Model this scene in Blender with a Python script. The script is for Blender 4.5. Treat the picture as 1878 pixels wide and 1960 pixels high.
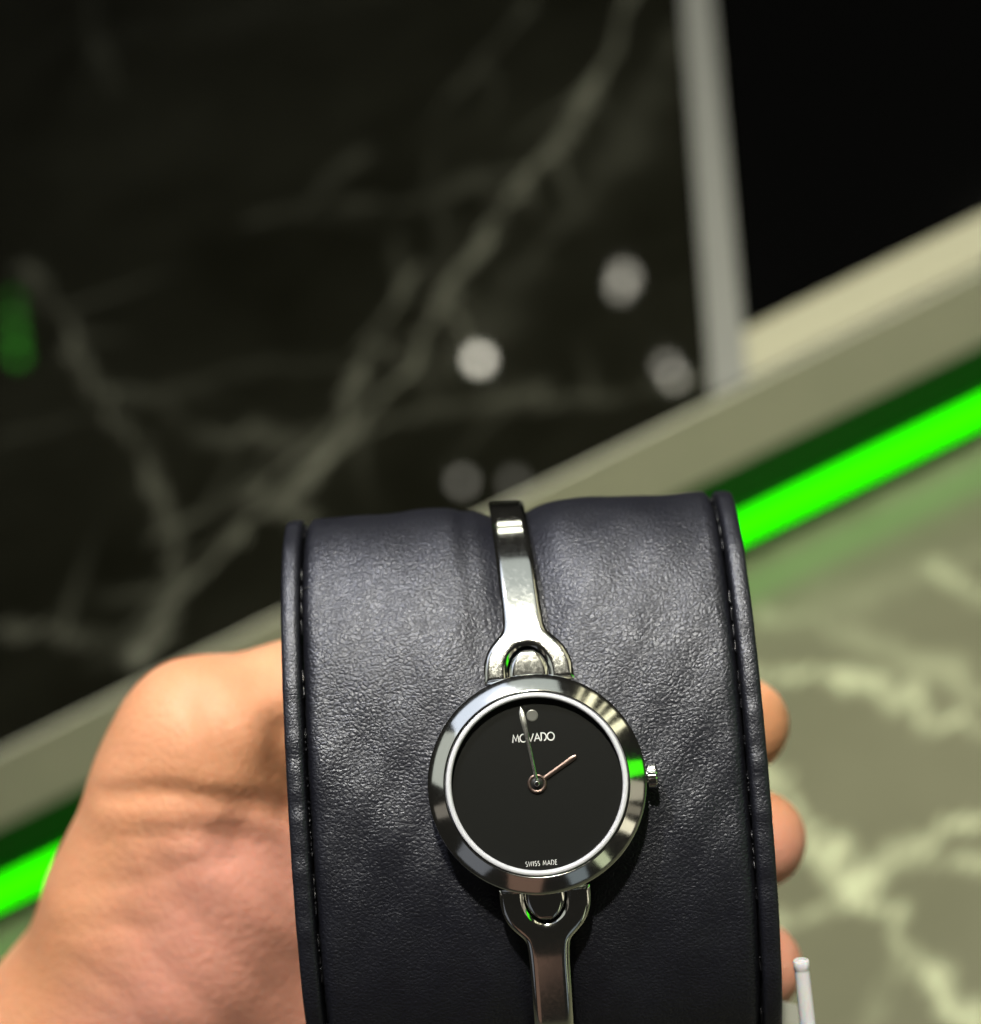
import bpy, bmesh, math, random
import numpy as np
from mathutils import Vector, Matrix

random.seed(7); rng = np.random.default_rng(7)
for o in list(bpy.data.objects): bpy.data.objects.remove(o)
sc = bpy.context.scene
COL = sc.collection
MM = 0.001

# ------------------------------------------------------------------ camera
F = 3930.0                                   # focal length in units of the 1878 px wide reading of the picture
PITCH, ROLL, CAMH = math.radians(40), math.radians(26.2), 380.0
r0 = np.array([1., 0, 0]); FWD = np.array([0, math.cos(PITCH), -math.sin(PITCH)]); u0 = np.array([0, math.sin(PITCH), math.cos(PITCH)])
RIGHT = math.cos(ROLL)*r0 - math.sin(ROLL)*u0
UP = math.cos(ROLL)*u0 + math.sin(ROLL)*r0
CAMP = np.array([0, 0, CAMH])
cam = bpy.data.cameras.new('camera'); camo = bpy.data.objects.new('camera', cam); COL.objects.link(camo)
cm = Matrix(((RIGHT[0], UP[0], -FWD[0], 0), (RIGHT[1], UP[1], -FWD[1], 0), (RIGHT[2], UP[2], -FWD[2], CAMH*MM), (0, 0, 0, 1)))
camo.matrix_world = cm
cam.sensor_fit = 'VERTICAL'; cam.lens = 50.0; cam.sensor_height = 50.0*1960/F
cam.clip_start = 0.01; cam.clip_end = 50
cam.dof.use_dof = True; cam.dof.focus_distance = 0.2335; cam.dof.aperture_fstop = 50/5.0
sc.camera = camo

def ray(x, y): return (x-939)/F*RIGHT - (y-980)/F*UP + FWD
def on_plane(x, y, z=0.0):
    r = ray(x, y); return CAMP + (z-CAMH)/r[2]*r
def at_depth(x, y, d): return CAMP + ray(x, y)*d

# ------------------------------------------------------------------ world, exposure
sc.view_settings.view_transform = 'Standard'; sc.view_settings.look = 'None'
sc.view_settings.exposure = 0.0; sc.view_settings.gamma = 1.0
w = bpy.data.worlds.new('World'); sc.world = w; w.use_nodes = True
w.node_tree.nodes['Background'].inputs[0].default_value = (0.95, 0.9, 0.75, 1)
w.node_tree.nodes['Background'].inputs[1].default_value = 0.014
try:
    sc.cycles.use_denoising = True; sc.cycles.max_bounces = 8; sc.cycles.sample_clamp_indirect = 4.0
    sc.cycles.caustics_reflective = False; sc.cycles.caustics_refractive = False
except Exception: pass

# frame of the watch and cushion: x right, y up along the cushion, z to the lens; origin at the middle of the crystal
WO = at_depth(1028, 1500, 232.8)
ZP = CAMP - WO; ZP /= np.linalg.norm(ZP)
ROT = math.radians(4.1)
yy = math.cos(ROT)*UP - math.sin(ROT)*RIGHT
YP = yy - ZP*np.dot(yy, ZP); YP /= np.linalg.norm(YP); XP = np.cross(YP, ZP)
MW = Matrix(((XP[0], YP[0], ZP[0], WO[0]*MM), (XP[1], YP[1], ZP[1], WO[1]*MM), (XP[2], YP[2], ZP[2], WO[2]*MM), (0, 0, 0, 1)))
def wp(x, y, z): return WO + XP*x + YP*y + ZP*z

# ------------------------------------------------------------------ lamps (the shop's spots, and lamps added for reflections and the ledge)
def lamp(name, pos, target, size, watts, color, spread=180, shape='DISK', size_y=None, roll_to=None):
    l = bpy.data.lights.new(name, 'AREA'); l.shape = shape; l.size = size*MM
    if size_y: l.size_y = size_y*MM
    l.energy = watts; l.color = color; l.spread = math.radians(spread)
    o = bpy.data.objects.new(name, l); COL.objects.link(o)
    d = Vector(target)-Vector(pos)
    o.matrix_world = Matrix.Translation(Vector(pos)*MM) @ d.to_track_quat('-Z', 'Y').to_matrix().to_4x4()
    return o
kd = np.array([-0.25, 0.80, 0.54]); kd /= np.linalg.norm(kd)
KEY = wp(*(kd*950))
lamp('key_downlight', KEY, wp(0, 0, 0), 30, 6.6, (0.96, 0.975, 1.0))
# spots seen as soft discs mirrored in the polished counter
def mirrored(px, py, L, z=0.0):
    p = on_plane(px, py, z); r = ray(px, py); r = r/np.linalg.norm(r); r[2] = -r[2]
    return p + r*L, p
for (px, py, pw, sz) in ((917, 688, .050, 20), (1195, 530, .018, 24), (1187, 552, .009, 14), (1290, 722, .012, 14), (1276, 700, .009, 14), (885, 922, .008, 16), (985, 925, .005, 20)):
    a, b = mirrored(px, py, 2400)
    lamp('ceiling_downlight', a, b, sz, pw, (1.0, 0.96, 0.80))
for k, gy in enumerate((575, 610, 645, 680)):
    a, b = mirrored(24+3*k, gy, 2000)
    lamp('green_patch_lamp', a, b, 16, 0.0009+0.0005*k, (0.12, 1.0, 0.06))  # added lamps; their mirror image makes a green patch on the marble
# lamps around the viewer: an added one brightens the ledge, others show in the steel
lamp('ledge_fill_lamp', on_plane(1900, 1500, -60)+np.array([150, -250, 1300]), on_plane(1800, 1500, -60), 60, 2.6, (1.0, 0.97, 0.78), spread=60)
def room_lamp(name, az, off, dist, wide, tall, radiance, color, spread=180):
    """an area lamp around the viewer, mirrored in the steel; az is the clock direction about the watch (0 right, 90 up), off the angle from its normal"""
    a, o_ = math.radians(az), math.radians(off)
    d = XP*math.cos(a)*math.sin(o_)+YP*math.sin(a)*math.sin(o_)+ZP*math.cos(o_)
    tx = -XP*math.sin(a)+YP*math.cos(a); ty = np.cross(d, tx); p = WO+d*dist
    l = bpy.data.lights.new(name, 'AREA'); l.shape = 'RECTANGLE'; l.size = wide*MM; l.size_y = tall*MM
    l.energy = 2.0*radiance*math.pi*wide*tall*1e-6*(math.sin(math.radians(spread)/2)**2 if spread < 180 else 1); l.color = color; l.spread = math.radians(spread)
    o = bpy.data.objects.new(name, l); COL.objects.link(o)
    o.matrix_world = Matrix(((tx[0], ty[0], d[0], p[0]*MM), (tx[1], ty[1], d[1], p[1]*MM), (tx[2], ty[2], d[2], p[2]*MM), (0, 0, 0, 1)))
WARM = (1.0, 0.95, 0.62)
room_lamp('counter_spot', 91, 98, 1500, 190, 42, 2.2, (1.0, 1.0, 0.82), 30)
room_lamp('counter_spot', 90, 106, 1500, 150, 38, 2.2, (1.0, 1.0, 0.82), 30)
for az, wd, rd in ((60, 60, .8), (53, 105, 1.3), (45, 45, .9), (39, 70, 1.3), (31, 110, 1.2)): room_lamp('shelf_light', az, 61, 1500, wd, 900, rd*0.6, WARM)
room_lamp('green_shelf_light', 5, 61, 1200, 160, 800, 0.6, (0.05, 1.0, 0.0))
room_lamp('bezel_glow_panel', -8, 61, 1500, 260, 900, 0.20, (1.0, 0.92, 0.68))  # added glowing panels, unseen, that give the bezel its reflected tones
room_lamp('bezel_glow_panel', -19, 61, 1500, 120, 900, 0.10, (1.0, 0.90, 0.66))
room_lamp('bezel_glow_panel', -29, 61, 1500, 170, 800, 0.50, (1.0, 0.93, 0.68))
room_lamp('bezel_glow_panel', -53, 61, 1600, 180, 800, 0.28, (0.9, 1.0, 0.62))
room_lamp('bezel_glow_panel', -70, 61, 1600, 280, 800, 0.09, (0.8, 0.95, 1.0))
room_lamp('added_warm_panel', -101, 62, 1500, 460, 900, 0.065, (1.0, 0.58, 0.40))  # added lamp in place of the viewer's brown reflection low on the bezel
room_lamp('bezel_haze_panel', 122, 61, 1900, 1270, 900, 0.50, (0.80, 0.88, 1.0))  # added panels, unseen, for the pale haze on the upper and left bezel
room_lamp('bezel_haze_panel', 88, 61, 1900, 900, 900, 0.24, (0.9, 0.98, 0.9))
room_lamp('bezel_haze_panel', 161, 61, 1900, 960, 900, 0.24, (0.95, 1.0, 0.88))
room_lamp('bezel_glow_panel', 192, 61, 1700, 200, 900, 0.09, (1.0, 0.9, 0.75))  # more added panels for tones on the left of the bezel
room_lamp('bezel_glow_panel', 226, 61, 1700, 560, 900, 0.07, (0.85, 0.9, 1.0))

# ------------------------------------------------------------------ helpers
def link_mesh(name, verts, faces, mat, parent=None, smooth=True, scale=MM, loc=None):
    me = bpy.data.meshes.new(name)
    v = np.asarray(verts, float)*scale
    me.from_pydata([tuple(q) for q in v], [], [tuple(f) for f in faces]); me.update()
    if mat: me.materials.append(mat)
    if smooth: me.polygons.foreach_set('use_smooth', [True]*len(me.polygons))
    o = bpy.data.objects.new(name, me); COL.objects.link(o)
    if parent: o.parent = parent
    return o
def empty(name, m):
    o = bpy.data.objects.new(name, None); COL.objects.link(o); o.matrix_world = m; o.empty_display_size = 0.01
    return o
def tag(o, label=None, cat=None, group=None, kind=None):
    for k, v in (('label', label), ('category', cat), ('group', group), ('kind', kind)):
        if v: o[k] = v
    return o
def sharpen(o, deg=35):
    me = o.data; bm = bmesh.new(); bm.from_mesh(me)
    bmesh.ops.recalc_face_normals(bm, faces=bm.faces)
    for e in bm.edges:
        if len(e.link_faces) == 2 and e.calc_face_angle(0) > math.radians(deg): e.smooth = False
    bm.to_mesh(me); bm.free()
    return o
def lathe(profile, n=128, axis='z'):
    """profile: (r, h) list; closed at ends where r == 0"""
    V, Fc = [], []; rings = []
    for (r, h) in profile:
        if r < 1e-6: rings.append([len(V)]); V.append((0, 0, h))
        else:
            rings.append(list(range(len(V), len(V)+n)))
            for k in range(n):
                a = 2*math.pi*k/n; V.append((r*math.cos(a), r*math.sin(a), h))
    for A, B in zip(rings[:-1], rings[1:]):
        if len(A) == 1 and len(B) == 1: continue
        for k in range(n):
            k2 = (k+1) % n
            if len(A) == 1: Fc.append((A[0], B[k2], B[k]))
            elif len(B) == 1: Fc.append((A[k], A[k2], B[0]))
            else: Fc.append((A[k], A[k2], B[k2], B[k]))
    if axis == 'x': V = [(z, x, y) for x, y, z in V]
    return V, Fc
def box(x0, x1, y0, y1, z0, z1):
    V = [(x, y, z) for z in (z0, z1) for y in (y0, y1) for x in (x0, x1)]
    return V, [(0, 2, 3, 1), (4, 5, 7, 6), (0, 1, 5, 4), (2, 6, 7, 3), (0, 4, 6, 2), (1, 3, 7, 5)]
def bevel(o, width, seg=2):
    me = o.data; bm = bmesh.new(); bm.from_mesh(me)
    bmesh.ops.bevel(bm, geom=[e for e in bm.edges], offset=width*MM, segments=seg, affect='EDGES', profile=0.5)
    bm.to_mesh(me); bm.free(); return sharpen(o, 30)
def prism(poly, z0, z1):
    n = len(poly); V = [(x, y, z0) for x, y in poly]+[(x, y, z1) for x, y in poly]
    Fc = [tuple(range(n-1, -1, -1)), tuple(range(n, 2*n))]+[(k, (k+1) % n, n+(k+1) % n, n+k) for k in range(n)]
    return V, Fc

# ------------------------------------------------------------------ materials
def mat(name):
    m = bpy.data.materials.new(name); m.use_nodes = True
    nt = m.node_tree; b = nt.nodes['Principled BSDF']
    return m, nt, b
def N(nt, t, **kw):
    n = nt.nodes.new(t)
    for k, v in kw.items(): setattr(n, k, v)
    return n
def noise(nt, scale, detail=4, rough=0.5, vec=None):
    n = N(nt, 'ShaderNodeTexNoise'); n.inputs['Scale'].default_value = scale; n.inputs['Detail'].default_value = detail
    n.inputs['Roughness'].default_value = rough
    if vec: nt.links.new(vec, n.inputs['Vector'])
    return n
def ramp(nt, src, stops):
    r = N(nt, 'ShaderNodeValToRGB'); nt.links.new(src, r.inputs[0])
    e = r.color_ramp.elements
    while len(e) > 1: e.remove(e[0])
    e[0].position = stops[0][0]; e[0].color = tuple(stops[0][1])+((1,) if len(stops[0][1]) == 3 else ())
    for p, c in stops[1:]:
        q = e.new(p); q.color = tuple(c)+(1,)
    return r
def math_n(nt, op, a, b=None, c=None):
    n = N(nt, 'ShaderNodeMath', operation=op)
    for i, v in enumerate((a, b, c)):
        if v is None: continue
        if isinstance(v, (int, float)): n.inputs[i].default_value = v
        else: nt.links.new(v, n.inputs[i])
    return n.outputs[0]

def steel(name, rough, col=(0.86, 0.86, 0.85), wear=0.06, bump=0.0):
    m, nt, b = mat(name)
    b.inputs['Base Color'].default_value = col+(1,); b.inputs['Metallic'].default_value = 1
    tc = N(nt, 'ShaderNodeTexCoord')
    n1 = noise(nt, 2200, 6, 0.7, tc.outputs['Object'])
    r = ramp(nt, n1.outputs['Fac'], [(0.45, (rough,)*3), (0.75, (rough+wear,)*3)])
    nt.links.new(r.outputs[0], b.inputs['Roughness'])
    # hairline scratches and handling dents
    n2 = noise(nt, 260, 2, 0.4, tc.outputs['Object'])
    mp = N(nt, 'ShaderNodeMapping'); mp.inputs['Scale'].default_value = (4, 0.3, 1); mp.inputs['Rotation'].default_value = (0.3, 0.2, 0.8)
    nt.links.new(tc.outputs['Object'], mp.inputs[0])
    n3 = noise(nt, 5000, 3, 0.6, mp.outputs[0])
    mx = math_n(nt, 'ADD', math_n(nt, 'MULTIPLY', n2.outputs['Fac'], 1.0), math_n(nt, 'MULTIPLY', n3.outputs['Fac'], 0.04))
    bp = N(nt, 'ShaderNodeBump'); bp.inputs['Strength'].default_value = bump; bp.inputs['Distance'].default_value = 0.0001
    nt.links.new(mx, bp.inputs['Height']); nt.links.new(bp.outputs[0], b.inputs['Normal'])
    return m
M_STEEL = steel('polished_steel', 0.085, wear=0.06, bump=0.10)
M_BAND = steel('worn_bracelet_steel', 0.10, wear=0.07, bump=0.07)
M_HAND = steel('brown_reflection_steel', 0.36, (0.20, 0.145, 0.13), 0.05)  # brown reflection put into the steel's colour
M_MIN = steel('satin_hand_steel', 0.23, (0.8, 0.8, 0.78), 0.05)
M_RIM, nt, b = mat('bevelled_glass_rim')
b.inputs['Base Color'].default_value = (0.50, 0.50, 0.56, 1); b.inputs['Roughness'].default_value = 0.22; b.inputs['Coat Weight'].default_value = 1.0
M_GAP, nt, b = mat('dark_gap'); b.inputs['Base Color'].default_value = (0.01, 0.01, 0.01, 1); b.inputs['Roughness'].default_value = 0.4
M_DIAL, nt, b = mat('black_dial'); b.inputs['Base Color'].default_value = (0.0022, 0.0024, 0.0023, 1); b.inputs['Roughness'].default_value = 0.5; b.inputs['Specular IOR Level'].default_value = 0.2
M_PRINT, nt, b = mat('pale_dial_print'); b.inputs['Base Color'].default_value = (0.55, 0.55, 0.56, 1); b.inputs['Roughness'].default_value = 0.5
M_DOT, nt, b = mat('grey_dial_dot'); b.inputs['Base Color'].default_value = (0.16, 0.16, 0.15, 1); b.inputs['Roughness'].default_value = 0.35; b.inputs['Metallic'].default_value = 0.4
M_GLASS = bpy.data.materials.new('sapphire_glass'); M_GLASS.use_nodes = True
nt = M_GLASS.node_tree; nt.nodes.remove(nt.nodes['Principled BSDF'])
tr = N(nt, 'ShaderNodeBsdfTransparent'); gl = N(nt, 'ShaderNodeBsdfGlossy'); gl.inputs['Roughness'].default_value = 0.02
fr = N(nt, 'ShaderNodeFresnel'); fr.inputs[0].default_value = 1.5; mx = N(nt, 'ShaderNodeMixShader')
nt.links.new(fr.outputs[0], mx.inputs[0]); nt.links.new(tr.outputs[0], mx.inputs[1]); nt.links.new(gl.outputs[0], mx.inputs[2])
nt.links.new(mx.outputs[0], nt.nodes['Material Output'].inputs[0])

def leather(name, cell, strength, base=(0.0045, 0.0046, 0.0082)):
    m, nt, b = mat(name)
    tc = N(nt, 'ShaderNodeTexCoord'); vec = tc.outputs['Object']
    dn = noise(nt, 420, 3, 0.6, vec)
    off = N(nt, 'ShaderNodeVectorMath', operation='SCALE'); nt.links.new(dn.outputs['Color'], off.inputs[0]); off.inputs['Scale'].default_value = 0.0006
    ad = N(nt, 'ShaderNodeVectorMath', operation='ADD'); nt.links.new(vec, ad.inputs[0]); nt.links.new(off.outputs[0], ad.inputs[1])
    mp = N(nt, 'ShaderNodeMapping'); mp.inputs['Scale'].default_value = (0.78, 1.0, 1.0); mp.inputs['Rotation'].default_value = (0, 0, 0.25)
    nt.links.new(ad.outputs[0], mp.inputs[0])
    v1 = N(nt, 'ShaderNodeTexVoronoi', feature='SMOOTH_F1'); v1.inputs['Scale'].default_value = 1/(cell*MM); v1.inputs['Smoothness'].default_value = 0.35
    nt.links.new(mp.outputs[0], v1.inputs['Vector'])
    v2 = N(nt, 'ShaderNodeTexVoronoi', feature='DISTANCE_TO_EDGE'); v2.inputs['Scale'].default_value = 0.8/(cell*MM)
    nt.links.new(mp.outputs[0], v2.inputs['Vector'])
    e2 = math_n(nt, 'MINIMUM', math_n(nt, 'MULTIPLY', v2.outputs['Distance'], 3.2), 0.75)
    n3 = noise(nt, 9000, 3, 0.6, vec)
    n4 = noise(nt, 300, 3, 0.5, vec)
    h = math_n(nt, 'SUBTRACT', math_n(nt, 'MULTIPLY', e2, 0.8), v1.outputs['Distance'])
    h = math_n(nt, 'ADD', h, math_n(nt, 'MULTIPLY', n3.outputs['Fac'], 0.10))
    h = math_n(nt, 'ADD', h, math_n(nt, 'MULTIPLY', n4.outputs['Fac'], 0.5))
    bp = N(nt, 'ShaderNodeBump'); bp.inputs['Strength'].default_value = strength; bp.inputs['Distance'].default_value = cell*0.34*MM
    nt.links.new(h, bp.inputs['Height']); nt.links.new(bp.outputs[0], b.inputs['Normal'])
    cr = ramp(nt, v1.outputs['Distance'], [(0.2, tuple(c*1.1 for c in base)), (0.9, tuple(c*0.75 for c in base))])
    nt.links.new(cr.outputs[0], b.inputs['Base Color'])
    rr = ramp(nt, n4.outputs['Fac'], [(0.3, (0.41,)*3), (0.7, (0.48,)*3)])
    nt.links.new(rr.outputs[0], b.inputs['Roughness'])
    b.inputs['Specular IOR Level'].default_value = 0.62; b.inputs['Specular Tint'].default_value = (0.85, 0.86, 1.0, 1)
    return m
M_LEATHER = leather('black_grained_leather', 0.36, 0.42)
M_TRIM_LEATHER = leather('black_edge_leather', 0.34, 0.35)
M_THREAD, nt, b = mat('black_waxed_thread'); b.inputs['Base Color'].default_value = (0.014, 0.014, 0.018, 1); b.inputs['Roughness'].default_value = 0.38
M_SCUFF, nt, b = mat('pale_scuff'); b.inputs['Base Color'].default_value = (0.28, 0.29, 0.34, 1); b.inputs['Roughness'].default_value = 0.6

M_SKIN, nt, b = mat('skin')
tc = N(nt, 'ShaderNodeTexCoord'); n1 = noise(nt, 45, 4, 0.55, tc.outputs['Object']); n2 = noise(nt, 700, 4, 0.6, tc.outputs['Object'])
at = N(nt, 'ShaderNodeAttribute', attribute_name='blush')
c1 = ramp(nt, n1.outputs['Fac'], [(0.36, (0.50, 0.222, 0.120)), (0.7, (0.61, 0.288, 0.170))])
mixc = N(nt, 'ShaderNodeMix', data_type='RGBA'); nt.links.new(at.outputs['Fac'], mixc.inputs[0]); nt.links.new(c1.outputs[0], mixc.inputs[6])
mixc.inputs[7].default_value = (0.59, 0.262, 0.200, 1); nt.links.new(mixc.outputs[2], b.inputs['Base Color'])
b.inputs['Subsurface Weight'].default_value = 0.25; b.inputs['Subsurface Radius'].default_value = (1.0, 0.35, 0.2); b.inputs['Subsurface Scale'].default_value = 0.003
b.inputs['Roughness'].default_value = 0.55; b.inputs['Specular IOR Level'].default_value = 0.35
wv = N(nt, 'ShaderNodeTexVoronoi', feature='DISTANCE_TO_EDGE'); wv.inputs['Scale'].default_value = 650; nt.links.new(tc.outputs['Object'], wv.inputs['Vector'])
hh = math_n(nt, 'ADD', math_n(nt, 'MULTIPLY', n2.outputs['Fac'], 0.9), math_n(nt, 'MINIMUM', math_n(nt, 'MULTIPLY', wv.outputs['Distance'], 2.0), 0.3))
bp = N(nt, 'ShaderNodeBump'); bp.inputs['Strength'].default_value = 0.32; bp.inputs['Distance'].default_value = 0.0005
nt.links.new(hh, bp.inputs['Height']); nt.links.new(bp.outputs[0], b.inputs['Normal'])

def marble(name, dark, dark2, vein, rough):
    m, nt, b = mat(name)
    tc = N(nt, 'ShaderNodeTexCoord'); at = N(nt, 'ShaderNodeAttribute', attribute_name='vein')
    n1 = noise(nt, 9, 5, 0.6, tc.outputs['Object']); n2 = noise(nt, 60, 5, 0.65, tc.outputs['Object'])
    base = ramp(nt, n1.outputs['Fac'], [(0.35, dark), (0.7, dark2)])
    k = math_n(nt, 'MULTIPLY', at.outputs['Fac'], math_n(nt, 'MULTIPLY_ADD', n2.outputs['Fac'], 1.6, 0.2))
    k = math_n(nt, 'MINIMUM', k, 1.0)
    mx = N(nt, 'ShaderNodeMix', data_type='RGBA'); nt.links.new(k, mx.inputs[0]); nt.links.new(base.outputs[0], mx.inputs[6]); mx.inputs[7].default_value = vein+(1,)
    nt.links.new(mx.outputs[2], b.inputs['Base Color']); b.inputs['Roughness'].default_value = rough
    return m
M_MARBLE = marble('dark_veined_marble', (0.0035, 0.0035, 0.002), (0.009, 0.009, 0.006), (0.115, 0.115, 0.088), 0.025)
M_LEDGE = marble('lit_veined_marble', (0.100, 0.099, 0.064), (0.130, 0.127, 0.085), (0.42, 0.44, 0.29), 0.22)  # the ledge's stronger light and haze are put into a lighter stone colour
M_STRIP, nt, b = mat('grey_beige_facing')
tc = N(nt, 'ShaderNodeTexCoord'); n1 = noise(nt, 25, 4, 0.6, tc.outputs['Object'])
c = ramp(nt, n1.outputs['Fac'], [(0.3, (0.36, 0.36, 0.275)), (0.7, (0.41, 0.40, 0.31))]); nt.links.new(c.outputs[0], b.inputs['Base Color']); b.inputs['Roughness'].default_value = 0.4
M_TRIM, nt, b = mat('cream_lacquered_edging'); b.inputs['Base Color'].default_value = (0.32, 0.305, 0.215, 1); b.inputs['Roughness'].default_value = 0.35; b.inputs['Coat Weight'].default_value = 0.4
M_BAR, nt, b = mat('grey_lacquered_edging'); b.inputs['Base Color'].default_value = (0.175, 0.175, 0.16, 1); b.inputs['Roughness'].default_value = 0.35; b.inputs['Coat Weight'].default_value = 0.4
M_BLACK, nt, b = mat('black_glass'); b.inputs['Base Color'].default_value = (0.001, 0.001, 0.001, 1); b.inputs['Roughness'].default_value = 0.12; b.inputs['Specular IOR Level'].default_value = 0.2
M_PLINTH, nt, b = mat('green_glow_plinth'); b.inputs['Base Color'].default_value = (0.001, 0.075, 0.001, 1); b.inputs['Specular IOR Level'].default_value = 0.2; b.inputs['Roughness'].default_value = 0.35  # green glow of the strip put into the board's base colour
M_LED, nt, b = mat('green_led_diffuser'); b.inputs['Base Color'].default_value = (0.0, 0.15, 0.0, 1); b.inputs['Specular IOR Level'].default_value = 0.0
b.inputs['Emission Color'].default_value = (0.026, 1.0, 0.0, 1); b.inputs['Emission Strength'].default_value = 2.0
M_TAG, nt, b = mat('milky_plastic'); b.inputs['Base Color'].default_value = (0.66, 0.65, 0.74, 1); b.inputs['Roughness'].default_value = 0.25
b.inputs['Subsurface Weight'].default_value = 0.3; b.inputs['Subsurface Scale'].default_value = 0.001
M_CARD, nt, b = mat('white_card'); b.inputs['Base Color'].default_value = (0.30, 0.30, 0.28, 1); b.inputs['Roughness'].default_value = 0.7

# ================================================================== THE COUNTER
YE = 454.0; ZL = -61.0                       # front edge of the upper tier, level of the lower ledge (mm)
def seg_dist(P, poly):
    d = np.full(len(P), 1e9); tt = np.zeros(len(P)); L = 0
    for a, b2 in zip(poly[:-1], poly[1:]):
        a = np.asarray(a); b2 = np.asarray(b2); ab = b2-a; l = np.linalg.norm(ab)
        t = np.clip(((P-a)@ab)/(l*l), 0, 1); q = np.linalg.norm(P-(a+t[:, None]*ab), axis=1)
        k = q < d; d[k] = q[k]; tt[k] = L+t[k]*l; L += l
    return d, tt
def jitter(poly, amp, n=7):
    out = []
    for a, b2 in zip(poly[:-1], poly[1:]):
        for k in range(n):
            t = k/n; p = np.asarray(a)*(1-t)+np.asarray(b2)*t
            out.append(p+rng.normal(0, amp, 2))
    out.append(np.asarray(poly[-1])); return out
def tier(name, xs, ys, z, thick, veins, material, label):
    X, Y = np.meshgrid(xs, ys); P = np.c_[X.ravel(), Y.ravel()]
    val = np.zeros(len(P))
    for pts, width, strength in veins:
        poly = [on_plane(px, py, z)[:2] for px, py in pts]
        poly = jitter(poly, 1.8)
        if width > 7: strength *= 0.8
        else: width *= 0.62 if z == 0 else 0.55; strength = min(1, strength*1.35)
        twigs = []
        if width < 5 and z == 0:
            for q in range(max(2, len(poly)//9)):                    # hairline branches leaving the vein
                i = int(rng.integers(1, len(poly)-1)); d0 = poly[i]-poly[i-1]; a0 = math.atan2(d0[1], d0[0])+rng.choice([-1, 1])*rng.uniform(.25, .9)
                tw = [poly[i]]
                for _ in range(int(rng.integers(3, 8))): a0 += rng.normal(0, .25); tw.append(tw[-1]+np.array([math.cos(a0), math.sin(a0)])*rng.uniform(6, 11))
                twigs.append(tw)
        for tw in twigs:
            d, t = seg_dist(P, tw); val = np.maximum(val, strength*0.55*np.exp(-(d/1.7)**2)*(1-t/(t.max()+1)))
        d, t = seg_dist(P, poly)
        wd = width*(0.75+0.35*np.sin(t/17.0+width)+0.2*np.sin(t/5.3))
        val = np.maximum(val, strength*np.exp(-(d/np.maximum(wd, 1))**2*1.2)*(0.8+0.2*np.sin(t/9.0)))
    nx, ny = len(xs), len(ys)
    V = np.c_[P, np.full(len(P), z)]
    Fc = [(j*nx+i, j*nx+i+1, (j+1)*nx+i+1, (j+1)*nx+i) for j in range(ny-1) for i in range(nx-1)]
    b0 = len(V)
    rim = [i for i in range(nx)]+[j*nx+nx-1 for j in range(1, ny)]+[(ny-1)*nx+i for i in range(nx-2, -1, -1)]+[j*nx for j in range(ny-2, 0, -1)]
    low = V[rim].copy(); low[:, 2] = z-thick
    V = np.r_[V, low]
    m_ = len(rim)
    Fc += [(rim[(k+1) % m_], rim[k], b0+k, b0+(k+1) % m_) for k in range(m_)]
    o = link_mesh(name, V, Fc, material, smooth=False)
    a = o.data.attributes.new('vein', 'FLOAT', 'POINT'); a.data.foreach_set('value', np.r_[val, np.zeros(m_)].astype(np.float32))
    tag(o, kind='structure'); return o
def axis_steps(lo, vlo, vhi, hi, fine, coarse):
    return np.r_[np.arange(lo, vlo, coarse), np.arange(vlo, vhi, fine), np.arange(vhi, hi+1, coarse)]
UV = [  # veins of the upper tier: points, half width mm, strength
 ([(1215, -40), (1165, 120), (1090, 250), (985, 360), (930, 450), (850, 560), (790, 700), (700, 800), (600, 900), (500, 985), (400, 1075), (330, 1150), (270, 1260)], 4.6, 0.62),
 ([(1130, 200), (1085, 270), (1000, 350)], 5.0, 0.45), ([(690, 810), (640, 860), (560, 930)], 5.0, 0.5),
 ([(1300, 60), (1180, 300), (1080, 430), (960, 560), (860, 700)], 10.0, 0.16),
 ([(1020, 0), (930, 110), (880, 170)], 5.0, 0.22),
 ([(50, 500), (130, 600), (200, 760), (280, 880), (330, 1000), (350, 1130)], 4.0, 0.40),
 ([(790, 520), (735, 610), (690, 700), (630, 830), (500, 940), (470, 960)], 4.2, 0.42),
 ([(1360, 720), (1200, 750), (1050, 765), (850, 780), (700, 820), (560, 830), (380, 830)], 5.5, 0.22),
 ([(0, 840), (200, 790), (450, 710), (640, 700), (760, 650)], 5.0, 0.10),
 ([(0, 1200), (90, 1215), (170, 1235)], 4.5, 0.40),
 ([(480, 420), (590, 400), (640, 340), (690, 300)], 6.0, 0.15),
 ([(640, 400), (820, 380), (880, 360), (960, 330)], 6.0, 0.16),
 ([(160, -20), (190, 90), (220, 170)], 6.0, 0.12),
 ([(240, 60), (500, 30), (800, -30)], 16.0, 0.05),
 ([(300, 1030), (470, 960), (560, 970), (600, 1000)], 4.0, 0.3),
 ([(860, 360), (840, 480), (900, 620)], 7.0, 0.10)]
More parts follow.
